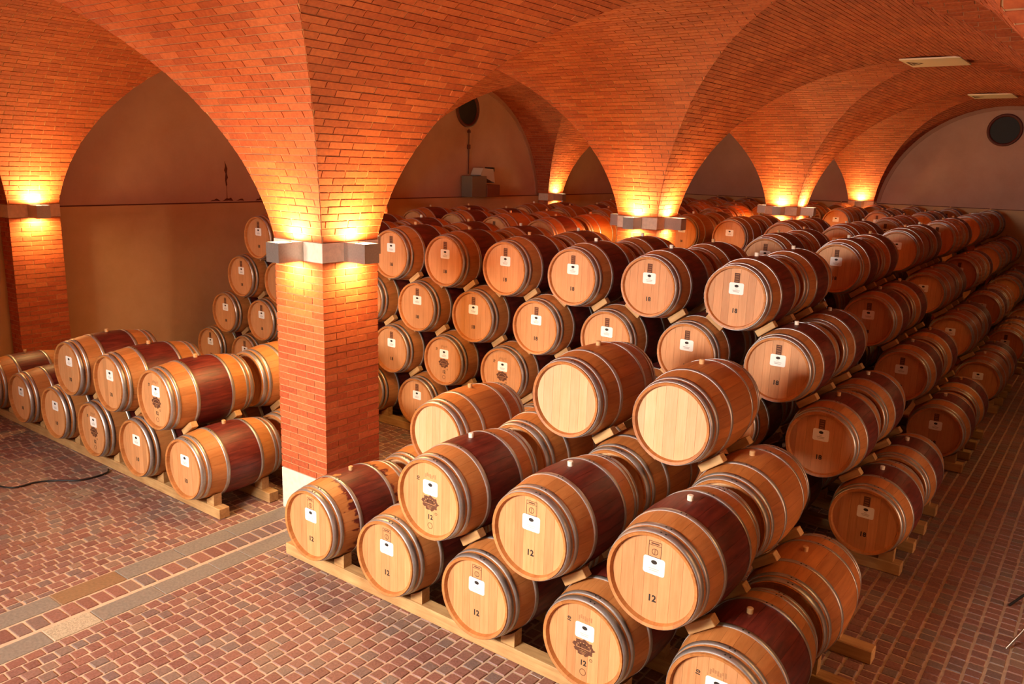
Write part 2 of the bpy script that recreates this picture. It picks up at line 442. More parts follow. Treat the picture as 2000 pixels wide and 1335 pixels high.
for i in (-1, 0, 1):
    arch_trim('trim_%d' % tn, 'X', YE, gx(i)+HALF, -1); tn += 1

# --- round windows
def round_window(n, horiz, pos, u, z, side):
    mb = MB(); K = 40
    def pt(a, rr, dd):
        uu, zz = u+rr*math.cos(a), z+rr*math.sin(a)
        return (pos+dd*side, uu, zz) if horiz == 'Y' else (uu, pos+dd*side, zz)
    prof = [(.40, .0), (.40, .035), (.37, .045), (.335, .035), (.325, .004)]
    for k in range(K):
        a, b = 2*PI*k/K, 2*PI*(k+1)/K; vs = [pt(a, *p) for p in prof]+[pt(b, *p) for p in prof]; m_ = len(prof)
        mb.add(vs, [(q, q+1, q+1+m_, q+m_) for q in range(m_-1)], .5, 0, True)
    f = tag(mb.obj('window_%d' % n, RIMW), kind='structure')
    g = MB(); g.add([pt(2*PI*k/K, .326, .006) for k in range(K)], [tuple(range(K))]); g.obj('pane', GLASS, f)
round_window(1, 'Y', XL, gy(1)+W+HALF, 4.60, 1)
round_window(2, 'X', YE, gx(0)+HALF-.05, 4.60, -1)
round_window(3, 'Y', XL, gy(0)+W+HALF, 4.60, 1)
round_window(4, 'X', YE, gx(-1)+HALF, 4.60, -1)

# --- pillars
def brick_faces(x0, x1, y0, y1, z0, z1, faces):
    """bricks of a square pillar, per face, as (8,3) boxes"""
    out = []
    n = int(round((z1-z0)/COURSE)); c = (z1-z0)/n
    for f in faces:
        for k in range(n):
            za, zb = z0+k*c+JT/2, z0+(k+1)*c-JT/2
            L = (x1-x0) if f in '-+' else (y1-y0)
            full = L/2.56; half = full*.5
            cuts = [0, full, 2*full, L] if k % 2 == 0 else [0, L-2*full, L-full, L]
            if f in '+R': cuts = cuts if k % 2 else cuts
            for a, b in zip(cuts[:-1], cuts[1:]):
                a2 = a+(JT/2 if a > 0 else 0); b2 = b-(JT/2 if b < L else 0)
                pr = rng.uniform(-.0015, .002)
                if f == '-': q = [(x0+a2, y0-pr, za), (x0+b2, y0-pr, za), (x0+b2, y0-pr, zb), (x0+a2, y0-pr, zb)]; dv = (0, .012, 0)
                if f == '+': q = [(x1-a2, y1+pr, za), (x1-b2, y1+pr, za), (x1-b2, y1+pr, zb), (x1-a2, y1+pr, zb)]; dv = (0, -.012, 0)
                if f == 'R': q = [(x1+pr, y0+a2, za), (x1+pr, y0+b2, za), (x1+pr, y0+b2, zb), (x1+pr, y0+a2, zb)]; dv = (-.012, 0, 0)
                if f == 'L': q = [(x0-pr, y1-a2, za), (x0-pr, y1-b2, za), (x0-pr, y1-b2, zb), (x0-pr, y1-a2, zb)]; dv = (.012, 0, 0)
                q = np.array(q); out.append(np.concatenate([q, q+np.array(dv)]))
    return np.array(out)
def spot(loc, up, e):
    l = bpy.data.lights.new('lamp_beam', 'AREA'); l.energy = e; l.color = LAMP_COL; l.shape = 'RECTANGLE'; l.size = .13; l.size_y = .13
    o = bpy.data.objects.new('lamp_beam', l); COL.objects.link(o); o.location = loc
    if up: o.rotation_euler = (PI, 0, 0)
    return o
def lamp_box(px, py, d, where, e=1.0, lights=(1, 1)):
    """open-topped aluminium up-and-down light standing out from a pillar face"""
    dx, dy = {'-Y': (0, -1), '+Y': (0, 1), '-X': (-1, 0), '+X': (1, 0)}[d]
    t = thing('wall_lamp', (px, py, 2.6), 'aluminium box lamp shining up and down, '+where, 'lamp', 'box lamps on the pillars')
    rz = {'-Y': 0, '+X': PI/2, '+Y': PI, '-X': -PI/2}[d]; t.rotation_euler = (0, 0, rz)
    # local: sticks out along -Y
    mb = MB(); w2, dp, h2, th = .088, .28, .088, .006
    mb.box(-w2, w2, -dp, -dp+th, -h2, h2); mb.box(-w2, -w2+th, -dp+th, 0, -h2, h2); mb.box(w2-th, w2, -dp+th, 0, -h2, h2)
    mb.box(-w2+th, w2-th, -dp+th, 0, -.01, .01)
    mb.obj('housing', ALU, t)
    for sg, nm in ((1, 'lamp_glass'), (-1, 'lamp_glass')):
        g = MB(); g.box(-w2+th+.002, w2-th-.002, -dp+th+.03, -.04, sg*.07-.004, sg*.07+.004); g.obj('lamp_glass', GLOW, t)
    for sg in (1, -1):
        if not lights[0 if sg > 0 else 1]: continue
        s_ = spot((px+dx*.12, py+dy*.12, 2.6+sg*.095), sg > 0, LAMP_E*e*(1.0 if sg > 0 else .55))
    return t
def pillar(i, j, label, faces='-+RL', lamps=('-Y', '+Y', '-X', '+X'), single=0, e=1.0, name='brick_pillar', where=''):
    x1 = gx(i); x0 = x1-W; y0 = gy(j); y1 = y0+W
    if i == -1: x0 = XL+.056
    if j == 3: y1 = YE-.056
    t = thing(name, ((x0+x1)/2, (y0+y1)/2, 0), label, 'pillar')
    ox, oy = (x0+x1)/2, (y0+y1)/2
    sh = np.array([ox, oy, 0])
    mb = MB(); mb.box(x0+.005-ox, x1-.005-ox, y0+.005-oy, y1-.005-oy, .43, 2.53); mb.obj('mortar_core', MORTAR, t)
    mb = MB(); mb.bbox(x0-.004-ox, x1+.004-ox, y0-.004-oy, y1+.004-oy, 0, .425, .006); mb.obj('plinth', STONE, t)
    mb = MB(); mb.bbox(x0-.006-ox, x1+.006-ox, y0-.006-oy, y1+.006-oy, 2.512, 2.688, .004); mb.obj('stone_band', STONE, t)
    B = brick_faces(x0, x1, y0, y1, .43, 2.512, faces)-sh; Rn = rng.random(len(B))
    if single:
        ns = int(len(B)*single)
        for q in range(ns): link('brick', quads_mesh('brick', B[q:q+1], Rn[q:q+1], BRICK), t)
        if ns < len(B):
            o = link('brickwork', quads_mesh('brickwork', B[ns:], Rn[ns:], BRICK), t); o['kind'] = 'stuff'
    else:
        o = link('brickwork', quads_mesh('brickwork', B, Rn, BRICK), t); o['kind'] = 'stuff'
    for d in lamps:
        px, py = {'-Y': (gx(i)-W/2, y0), '+Y': (gx(i)-W/2, y1), '-X': (x0, gy(j)+W/2), '+X': (x1, gy(j)+W/2)}[d]
        nm = {'-Y': 'near face', '+Y': 'far face', '-X': 'left face', '+X': 'right face'}[d]
        lamp_box(px, py, d, 'on %s of %s' % (nm, where), e)
    return t
pillar(0, 0, 'big square brick pillar nearest the camera, standing between the two racks', faces='-R+L', single=.5, where='nearest brick pillar')
pillar(0, 1, 'square brick pillar rising behind the middle of the first long stack', where='middle brick pillar')
pillar(0, 2, 'square brick pillar further back, third in the row', where='third brick pillar')
pillar(0, 3, 'brick half pillar against the far wall', faces='-R', lamps=('-Y',), name='brick_pilaster', where='far wall pilaster')
pillar(-1, 0, 'brick half pillar against the left wall at the left edge', faces='R-', lamps=('+X',), single=.5, e=1.2, name='brick_pilaster', where='left wall pilaster')
pillar(-1, 1, 'brick half pillar on the left wall, behind the nearest pillar', faces='-R+', lamps=('+X',), name='brick_pilaster', where='second left wall pilaster')
pillar(-1, 2, 'brick half pillar on the left wall, deep in the hall', faces='-R+', lamps=('+X',), name='brick_pilaster', where='third left wall pilaster')
pillar(1, 0, 'square brick pillar right of the aisle, just outside the frame', where='right aisle near pillar', lamps=('-X', '-Y'), e=.25)
pillar(1, 1, 'square brick pillar right of the aisle, second row', where='right aisle second pillar', lamps=('-X',), e=.25)
pillar(1, 2, 'square brick pillar right of the aisle, third row', where='right aisle third pillar', lamps=('-X',), e=.25)
pillar(0, -1, 'square brick pillar behind the photographer on the left', where='pillar behind the camera', lamps=('+X', '+Y', '-Y'))
pillar(1, -1, 'square brick pillar behind the photographer on the right', where='right pillar behind the camera', lamps=('-X',))

# ------------------------------------------------------------------ floor setts and slabs
def setts_region(x0, x1, y0, y1, cw, lw, jx, jy, stagger, skip=None):
    out = []; x = x0; c = 0
    while x < x1-1e-6:
        wv = cw; y = y0+(rng.uniform(0, lw) if stagger else rng.uniform(0, lw*.12))-lw
        xx = x
        while y < y1:
            l = lw*(rng.uniform(.88, 1.14) if stagger else rng.uniform(.93, 1.07))
            a0, a1, b0, b1 = xx+jx/2, min(xx+wv, x1)-jx/2, max(y, y0)+jy/2, min(y+l, y1)-jy/2
            if a1-a0 > .02 and b1-b0 > .02 and not (skip and skip((a0+a1)/2, (b0+b1)/2)):
                out.append((a0, a1, b0, b1))
            y += l
        x += cw; c += 1
    return out
def solid(x, y):
    for i in (-1, 0, 1):
        for j in (-1, 0, 1, 2):
            if gx(i)-W-.02 < x < gx(i)+.02 and gy(j)-.02 < y < gy(j)+W+.02: return True
    return False
S1a, S1b, S2a, S2b = -1.335, -1.118, -.872, -.663
AX = 3.62
reg = []
reg += setts_region(XL+.03, S1a-.008, -3.6, 7.2, .1015, .112, .010, .012, True, solid)
reg += setts_region(S2b+.008, AX, -3.6, 7.2, .1050, .108, .010, .010, True, solid)
reg += setts_region(AX, 7.0, -3.6, YE-.05, .1175, .098, .015, .008, False, solid)
reg += setts_region(-1.105, -.905, -3.6, gy(0)-.01, .2, .121, .018, .014, False, solid)
reg += setts_region(S1a-.008, S2b+.008, gy(0)+W, 7.2, .1050, .108, .010, .010, True, solid)
SV = []
for a0, a1, b0, b1 in reg:
    j = rng.uniform(-.004, .004, 8); h = rng.uniform(0, .004); c = .006
    if a1-a0 < .025: c = .003
    top = [(a0+c+j[0], b0+c+j[1], h), (a1-c+j[2], b0+c+j[3], h), (a1-c+j[4], b1-c+j[5], h), (a0+c+j[6], b1-c+j[7], h)]
    bot = [(a0+j[0]*.6, b0+j[1]*.6, -.008), (a1+j[2]*.6, b0+j[3]*.6, -.008), (a1+j[4]*.6, b1+j[5]*.6, -.008), (a0+j[6]*.6, b1+j[7]*.6, -.008)]
    SV.append(top+bot)
SV = np.array(SV); SR = rng.random(len(SV))
pj = project(SV[:, :4].reshape(-1, 3)).reshape(-1, 4, 3)
pj[..., 0][pj[..., 2] < .3] = -9999
ar = poly_area(pj); inf = ((pj[..., 0] > 0) & (pj[..., 0] < 2000) & (pj[..., 1] > 0) & (pj[..., 1] < 1335)).all(1)
cx_, cy_ = SV[:, :4, 0].mean(1), SV[:, :4, 1].mean(1)
free = ((cx_ < 3.5) & (cy_ < .1)) | (cx_ > 3.9)
idx = np.argsort(-np.where(inf & free, ar, 0))[:300]
rest = np.ones(len(SV), bool); rest[idx] = False
for q in idx: link('sett', quads_mesh('sett', SV[q:q+1], SR[q:q+1], SETT), floor)
o = link('sett_paving', quads_mesh('sett_paving', SV[rest], SR[rest], SETT), floor); o['kind'] = 'stuff'
# stone slabs of the two strips
for a, b, cuts in ((S1a, S1b, [-3.6, -3.0, -2.5, -1.99, -1.483, -.962, -.44, .08, .755]), (S2a, S2b, [-3.6, -2.75, -2.2, -1.74, -1.392, -.89, -.39, -.089, .42, .755])):
    for k, (y0, y1) in enumerate(zip(cuts[:-1], cuts[1:])):
        mt = SLAB
        if a == S1a and abs(y0+1.483) < .01: mt = SLAB_TAN
        if a == S2a and abs(y0+1.74) < .01: mt = SLAB_PALE
        mb = MB(); mb.bbox(a+.003, b-.003, y0+.004, y1-.004, -.05, .002+rng.uniform(-.001, .002), .003); mb.obj('stone_slab', mt, floor)

# ------------------------------------------------------------------ barrels
BLEN = .95; RE, RM = .296, .352
def rad(y): return RE+(RM-RE)*(1-((y-.475)/.475)**2)
HY = [(.010, .056), (.076, .110), (.262, .298)]; HY += [(BLEN-b, BLEN-a) for a, b in HY[::-1]]
NST = 26
def ystations(): return [0, .03, .06, .11, .18, .26, .35, .475, .60, .69, .77, .84, .89, .92, .95]
def stave_mesh():
    mb = MB(); ys = ystations(); wd = 2*PI/NST*.5
    angs = [-wd+.0016, -wd*.33, wd*.33, wd-.0016]
    vs = []
    for y in ys:
        for a in angs:
            rr = rad(y)-(.0003 if abs(a) > wd*.5 else 0)
            vs.append((rr*math.sin(a), y, rr*math.cos(a)))
        for a in (-wd, wd): vs.append(((rad(y)-.003)*math.sin(a), y, (rad(y)-.003)*math.cos(a)))
    fs = []
    for k in range(len(ys)-1):
        o, p = k*6, (k+1)*6
        for a, b in ((4, 0), (0, 1), (1, 2), (2, 3), (3, 5)): fs.append((o+a, p+a, p+b, o+b)[::-1])
    mb.add(vs, fs, .5, 0, True)
    for i_ in range(len(mb.sm)): mb.sm[i_] = i_ % 5 in (1, 2, 3)
    # chime end: inner bevel
    for sgn, y0, y1 in ((1, 0, .036), (-1, BLEN, BLEN-.036)):
        v2 = []
        for a in (-wd, 0, wd):
            for rr, y in ((RE-.001, y0), (RE-.020, y0+sgn*.004), (RE-.027, y1)): v2.append((rr*math.sin(a), y, rr*math.cos(a)))
        f2 = []
        for k in range(2):
            for q in range(2):
                f = (k*3+q, k*3+q+1, (k+1)*3+q+1, (k+1)*3+q); f2.append(f if sgn > 0 else f[::-1])
        mb.add(v2, f2, .5, 0, False)
    return mb
def body_mb(nseg=2):
    """one-piece barrel wall, still with staves and grooves"""
    mb = MB(); ys = ystations(); ang = []
    for s in range(NST):
        a0 = 2*PI*(s-.5)/NST; wd = 2*PI/NST
        ang.append([(a0, -.0015), (a0+wd*.014, 0), (a0+wd*.5, 0), (a0+wd*.986, 0), (a0+wd, -.0015)])
    for s in range(NST):
        r = random.random(); vs = []
        for y in ys:
            for a, dd in ang[s]: vs.append(((rad(y)+dd)*math.sin(a), y, (rad(y)+dd)*math.cos(a)))
        fs = []
        for k in range(len(ys)-1):
            for q in range(4): fs.append((k*5+q, k*5+q+1, (k+1)*5+q+1, (k+1)*5+q))
        mb.add(vs, fs, r, 0, True)
        for i_ in range(len(fs)): mb.sm[-len(fs)+i_] = i_ % 4 in (1, 2)
        v2 = []
        for sgn, y0, y1 in ((1, 0, .036), (-1, BLEN, BLEN-.036)):
            v2 = []
            for a in (ang[s][0][0], ang[s][2][0], ang[s][4][0]):
                for rr, y in ((RE-.001, y0), (RE-.020, y0+sgn*.004), (RE-.027, y1)): v2.append((rr*math.sin(a), y, rr*math.cos(a)))
            f2 = []
            for k in range(2):
                for q in range(2):
                    f = (k*3+q, k*3+q+1, (k+1)*3+q+1, (k+1)*3+q); f2.append(f if sgn > 0 else f[::-1])
            mb.add(v2, f2, r, 0, False)
    return mb
def hoop_mb(y0, y1, seg=56, rivets=True, th=.0030, mi=0, rmi=1):
    mb = MB(); vs = []
    prof = [(y0, -.002), (y0, th), ((y0+y1)/2, th+.0006), (y1, th), (y1, -.002)]
    for k in range(seg):
        a = 2*PI*k/seg
        for y, d in prof: vs.append(((rad(y)+d)*math.sin(a), y, (rad(y)+d)*math.cos(a)))
    fs = []
    for k in range(seg):
        for q in range(4): fs.append((k*5+q, k*5+q+1, ((k+1) % seg)*5+q+1, ((k+1) % seg)*5+q))
    mb.add(vs, fs, .5, mi, False)
    for i in range(len(mb.sm)): mb.sm[i] = (i % 4 in (1, 2))
    if rivets:
        ym = (y0+y1)/2; rr = rad(ym)+th
        for a in (.10, .20):
            c = Vector((rr*math.sin(a), ym, rr*math.cos(a))); n = c.copy(); n.y = 0; n.normalize(); t1 = Vector((0, 1, 0)); t2 = n.cross(t1)
            ring = [tuple(c+(t1*math.cos(q)+t2*math.sin(q))*.0055) for q in [2*PI*z/6 for z in range(6)]]
            ring2 = [tuple(Vector(p)+n*.003) for p in ring]
            mb.add(ring+ring2, [(z, (z+1) % 6, 6+(z+1) % 6, 6+z) for z in range(6)]+[tuple(range(6, 12))], .5, rmi)
    return mb
def radial_normals(me):
    out = []
    for p in me.polygons:
        for li in p.loop_indices:
            if p.use_smooth:
                v = me.vertices[me.loops[li].vertex_index].co; r_ = math.hypot(v.x, v.z)
                sl = -(RM-RE)*2*(v.y-.475)/.475**2
                n = Vector((v.x/r_, -sl, v.z/r_)); n.normalize(); out.append(n)
            else: out.append(p.normal.copy())
    me.normals_split_custom_set(out); return me
HR = RE-.0265; HYF = .034
def board_edges():
    e = [-HR]; x = -HR
    ws = [.052, .078, .064, .085, .072, .066, .080]
    s = 2*HR/sum(ws)
    for w_ in ws: x += w_*s; e.append(x)
    return e
BE = board_edges()
def board_mb(x0, x1, y, sgn=1, gap=.0006, mi=0, r=None):
    mb = MB(); n = 5; x0 += gap; x1 -= gap; x0 = max(x0, -HR+.0005); x1 = min(x1, HR-.0005)
    up = [(x0+(x1-x0)*k/n, y, math.sqrt(max(0, HR**2-(x0+(x1-x0)*k/n)**2))) for k in range(n+1)]
    dn = [(p[0], y, -p[2]) for p in up[::-1]]
    vs = up+dn; m_ = len(vs); bk = [(p[0], p[1]+sgn*.012, p[2]) for p in vs]
    f0 = tuple(range(m_)) if sgn > 0 else tuple(range(m_))[::-1]
    mb.add(vs+bk, [f0]+[(q, q+m_, (q+1) % m_+m_, (q+1) % m_) for q in range(m_)], random.random() if r is None else r, mi)
    return mb
def head_mb(y, sgn, mi=0):
    mb = MB()
    for a, b in zip(BE[:-1], BE[1:]):
        q = board_mb(a, b, y, sgn, .0006, mi); mb.add(q.v, q.f, q.r[0], mi)
    q = MB(); K = 28; mb.add([((HR+.003)*math.cos(2*PI*k/K), y+sgn*.006, (HR+.003)*math.sin(2*PI*k/K)) for k in range(K)], [tuple(range(K))[::sgn]], .1, mi)
    return mb
# prints on the head (thin, standing on its surface)
YP = HYF-.0008
def flat(poly, y=YP, mi=0, mb=None, r=.5):
    mb = mb or MB(); n = len(poly)
    vs = [(p[0], y, p[1]) for p in poly]+[(p[0], HYF+.0004, p[1]) for p in poly]
    a = sum(poly[k][0]*poly[(k+1) % n][1]-poly[(k+1) % n][0]*poly[k][1] for k in range(n))
    f = tuple(range(n)); f = f if a > 0 else f[::-1]
    mb.add(vs, [f]+[(k, (k+1) % n, (k+1) % n+n, k+n) for k in range(n)], r, mi); return mb
def rrect(cx, cz, w2, h2, rc, n=5):
    p = []
    for qx, qz, a0 in ((1, 1, 0), (-1, 1, PI/2), (-1, -1, PI), (1, -1, 1.5*PI)):
        for k in range(n+1):
            a = a0+PI/2*k/n; p.append((cx+qx*(w2-rc)+rc*math.cos(a), cz+qz*(h2-rc)+rc*math.sin(a)))
    return p
def ring(cx, cz, ro_, ri, mb, mi=0, K=24, y=YP):
    for k in range(K):
        a, b = 2*PI*k/K, 2*PI*(k+1)/K
        flat([(cx+ro_*math.cos(a), cz+ro_*math.sin(a)), (cx+ro_*math.cos(b), cz+ro_*math.sin(b)), (cx+ri*math.cos(b), cz+ri*math.sin(b)), (cx+ri*math.cos(a), cz+ri*math.sin(a))], y, mi, mb)
def rect(cx, cz, w2, h2, mb, mi=0, y=YP): flat([(cx-w2, cz-h2), (cx+w2, cz-h2), (cx+w2, cz+h2), (cx-w2, cz+h2)], y, mi, mb)
def frame(cx, cz, w2, h2, t, mb, mi=0):
    rect(cx, cz+h2, w2+t/2, t/2, mb, mi); rect(cx, cz-h2, w2+t/2, t/2, mb, mi); rect(cx-w2, cz, t/2, h2, mb, mi); rect(cx+w2, cz, t/2, h2, mb, mi)
def text_mesh(s, size, cx, cz, rot=0, mat=None):
    c = bpy.data.curves.new('t', 'FONT'); c.body = s; c.size = size; c.align_x = 'CENTER'; c.align_y = 'CENTER'; c.offset = size*.03; c.extrude = .0006; c.resolution_u = 2
    o = bpy.data.objects.new('t', c); COL.objects.link(o)
    dg = bpy.context.evaluated_depsgraph_get(); me = bpy.data.meshes.new_from_object(o.evaluated_get(dg))
    bpy.data.objects.remove(o); bpy.data.curves.remove(c)
    M = Matrix.Translation((cx, YP+.0002, cz)) @ Matrix.Rotation(PI/2, 4, 'X') @ Matrix.Rotation(rot, 4, 'Z')
    me.transform(M); me.materials.clear(); me.materials.append(mat or INK)
    me.attributes.new('rnd', 'FLOAT', 'FACE'); return me
LZ = .083
lab = MB(); flat(rrect(0, LZ, .070, .054, .016), YP-.0004, 0, lab); LABEL_ME = lab.mesh('label', WHITE)
em = MB(); flat([(.020*math.cos(2*PI*k/14), LZ+.024+.013*math.sin(2*PI*k/14)) for k in range(14)], YP-.0010, 0, em); EMB_ME = em.mesh('emblem', INK)
ln = MB(); rect(0, LZ-.004, .012, .002, ln, 0, YP-.0010); rect(0, LZ-.018, .034, .003, ln, 0, YP-.0010); rect(0, LZ-.030, .028, .003, ln, 0, YP-.0010); LINE_ME = ln.mesh('print_lines', GREYINK)
# framed square stamp
st = MB(); frame(0, .187, .040, .048, .0035, st); rect(0, .212, .040, .0016, st); ring(0, .172, .021, .017, st, 0, 14); rect(0, .172, .0018, .018, st); rect(0, .223, .026, .004, st); STAMP_BOX = st.mesh('square_brand', BURN)
st = MB(); rect(0, .182, .026, .045, st); 
for k in range(4): rect(0, .150+k*.021, .017, .002, st, 1, YP-.0006)
STAMP_BAR = st.mesh('bar_brand', [BURN, BURN_LT])
def crest(scale=1.0):
    mb = MB(); n = 44; cx, cz = -.002, -.035; poly = []
    for k in range(n):
        a = 2*PI*k/n; r_ = .072*(1+.10*math.sin(9*a+.6)+.06*math.sin(17*a))*(1.02 if math.sin(a) > 0 else .93)
        poly.append((cx+1.08*r_*math.cos(a), cz+.78*r_*math.sin(a)))
    # triangulated as a fan
    for k in range(n): flat([(cx, cz), poly[k], poly[(k+1) % n]], YP, 0, mb)
    frame(cx, cz+.002, .022, .024, .004, mb, 1); rect(cx, cz-.003, .056, .0025, mb, 1, YP-.0006)
    for k in range(7):
        a = PI*(k+.5)/7; rect(cx+.052*math.cos(a), cz+.034*math.sin(a), .005, .004, mb, 1, YP-.0006)
    for k in range(3): rect(cx-.004+.0*k, cz-.018-.010*k, .028-.006*k, .0016, mb, 1, YP-.0006)
    ring(.056, -.100, .011, .0075, mb, 0, 12)
    return mb.mesh('crest_brand', [BURN, BURN_LT])
CREST = crest()
st = MB(); ring(0, -.205, .024, .020, st, 0, 20); CIRC = st.mesh('circle_brand', BURN)
st = MB()
for k in range(7): rect(-.045+.015*k, .168+.004*((k*3) % 4), .005, .016-.003*(k % 3), st)
TOPB = st.mesh('top_brand', BURN_LT)
TXT = {s: text_mesh(s, .058, 0, -.125, 0) for s in ('12', '18', '10')}
TXT_CR = {s: text_mesh(s, .050, 0, -.140, 0) for s in ('12',)}
TEN = text_mesh('10', .036, -.118, .130, PI/2*.93)
def bung_mb():
    mb = MB(); K = 12; z0 = RM-.004; prof = [(.019, z0), (.021, z0+.034), (.017, z0+.038)]
    vs = [(r_*math.cos(2*PI*k/K), .475+r_*math.sin(2*PI*k/K), z) for r_, z in prof for k in range(K)]
    mb.add(vs, [(q*K+k, q*K+(k+1) % K, (q+1)*K+(k+1) % K, (q+1)*K+k) for q in range(2) for k in range(K)]+[tuple(range(2*K, 3*K))], .5, 0)
    return mb
BUNG = {'w': bung_mb().mesh('bung', BUNG_W), 't': bung_mb().mesh('bung', BUNG_T)}
STAVE = {}
for nm, mt in (('st', OAK_ST), ('pl', OAK), ('br', OAK_BR), ('pa', OAK_PATCH)):
    STAVE[nm] = []
    for v_ in range(6):
        mb = stave_mesh(); mb.r = [random.random()]*len(mb.r); STAVE[nm].append(radial_normals(mb.mesh('stave', mt)))
BODY = {}
for nm, mt in (('st', OAK_ST), ('pl', OAK), ('br', OAK_BR)):
    BODY[nm] = [radial_normals(body_mb().mesh('staves', mt)) for _ in range(2)]
HOOPS = [hoop_mb(a, b).mesh('hoop', [HOOP, RIVET]) for a, b in HY]
HOOPS_LO = [hoop_mb(a, b, 40, False).mesh('hoop', [HOOP, RIVET]) for a, b in HY]
BOARDS = {nm: [board_mb(a, b, HYF).mesh('head_board', mt) for a, b in zip(BE[:-1], BE[1:])] for nm, mt in (('o', HEAD), ('n', HEAD_NEW))}
HEADS = {nm: head_mb(HYF, 1).mesh('head', mt) for nm, mt in (('o', HEAD), ('n', HEAD_NEW))}
BACKH = head_mb(BLEN-HYF, -1).mesh('back_head', HEAD)
mb = MB(); K = 28; mb.add([((HR+.002)*math.cos(2*PI*k/K), HYF+.008, (HR+.002)*math.sin(2*PI*k/K)) for k in range(K)], [tuple(range(K))]); HEADBK = mb.mesh('head_lining', OAK_BR)
SEALM = bpy.data.meshes
def marks(t, style, num):
    if style == 'blank': return
    l = link('label', LABEL_ME, t); link('emblem', EMB_ME, l); link('print_lines', LINE_ME, l)
    if style == 'box': link('square_brand', STAMP_BOX, t)
    if style == 'bar': link('bar_brand', STAMP_BAR, t)
    if style == 'crest':
        link('crest_brand', CREST, t); link('circle_brand', CIRC, t); link('top_brand', TOPB, t); link('side_number', TEN, t)
    link('number', TXT_CR[num] if style == 'crest' and num in TXT_CR else TXT[num], t)
PROTO = {}
def barrel_near(body, head, style, num, bung):
    t = bpy.data.objects.new('wine_barrel', None); COL.objects.link(t); t.empty_display_size = .1
    for s in range(NST):
        o = link('stave', random.choice(STAVE[body]), t); o.rotation_euler = (0, 2*PI*s/NST, 0)
    for b in BOARDS[head]: link('head_board', b, t)
    link('head_lining', HEADBK, t); link('back_head', BACKH, t)
    for h in HOOPS: link('hoop', h, t)
    link('bung', BUNG[bung], t); marks(t, style, num); return t
def barrel_mid(body, head, style, num, bung):
    t = bpy.data.objects.new('wine_barrel', None); COL.objects.link(t); t.empty_display_size = .1
    link('stave_body', random.choice(BODY[body]), t); link('head', HEADS[head], t); link('back_head', BACKH, t)
    for h in HOOPS_LO: link('hoop', h, t)
    link('bung', BUNG[bung], t); marks(t, style, num); return t
def far_mesh(body, style):
    import itertools
    mats = [{'st': OAK_ST, 'pl': OAK, 'br': OAK_BR}[body], HEAD, HOOP, WHITE, INK, BURN, BUNG_T]
    mb = MB(); q = body_mb(); 
    for f, r_, s_ in zip(q.f, q.r, q.sm): pass
    def app(q, mi):
        o = len(mb.v); mb.v.extend(q.v)
        for f, r_, s_ in zip(q.f, q.r, q.sm): mb.f.append(tuple(a+o for a in f)); mb.r.append(r_); mb.m.append(mi); mb.sm.append(s_)
    app(q, 0); app(head_mb(HYF, 1), 1); app(head_mb(BLEN-HYF, -1), 1)
    for a, b in HY: app(hoop_mb(a, b, 32, False), 2)
    l = MB(); flat(rrect(0, LZ, .070, .054, .016), YP-.0004, 0, l); app(l, 3)
    l = MB(); flat([(.020*math.cos(2*PI*k/10), LZ+.024+.013*math.sin(2*PI*k/10)) for k in range(10)], YP-.0010, 0, l); app(l, 4)
    if style == 'bar': l = MB(); rect(0, .182, .026, .045, l); app(l, 5)
    l = MB(); rect(-.012, -.125, .005, .018, l); rect(.012, -.125, .009, .018, l); app(l, 4)
    app(bung_mb(), 6)
    return mb.mesh('far_barrel', mats)
FAR = {(b, s): far_mesh(b, s) for b in ('st', 'pl', 'br') for s in ('bar', 'none')}
def make_barrel(kind, body, head, style, num, bung):
    if kind == 'far':
        return link('wine_barrel', FAR[body, 'bar' if style == 'bar' else 'none'])
    key = (kind, body, head, style, num, bung)
    if key not in PROTO:
        t = (barrel_near if kind == 'near' else barrel_mid)(*key[1:]); PROTO[key] = t; index_tree(t); return t
    return copy_tree(PROTO[key])

Z1, LH = .47, .6045
STACKS = {  # x of k=0, y, pitch, name
    'F': (0.0, 0.0, .8858, 'front rack'), 'G': (-1.8795, .02, .8858, 'left rack'),
    'M': (2.224, 3.149, .894, 'first long stack'), 'S': (2.212, 6.352, .894, 'second long stack'),
    'T': (2.229, 9.487, .894, 'third long stack'), 'U': (2.229, 12.64, .894, 'fourth long stack'),
    'V': (2.229, 15.79, .894, 'fifth long stack'), 'W': (2.229, 18.93, .894, 'sixth long stack')}
RANK = 1.05
def pos(s, k, l, r): x, y, p, _ = STACKS[s]; return (x+k*p, y+(r-1)*RANK, Z1+(l-1)*LH)
LAY = ['', 'bottom', 'second', 'third', 'top']
cells = {}; HIDDEN = []
def put(s, k, l, r, **kw): cells[(s, k, l, r)] = kw
for k in range(5): put('F', k, 1, 1); put('F', k, 1, 2)
for k in (1.5, 2.5, 3.5): put('F', k, 2, 1)
for k in (.5, 1.5, 2.5, 3.5): put('F', k, 2, 2)
for k in (2, 3): put('F', k, 3, 2)
for k in range(0, -6, -1): put('G', k, 1, 1)
for k in (-.5, -1.5, -2.5): put('G', k, 2, 1)
for k in (0, -1): put('G', k, 1, 2)
put('G', -.5, 2, 2)
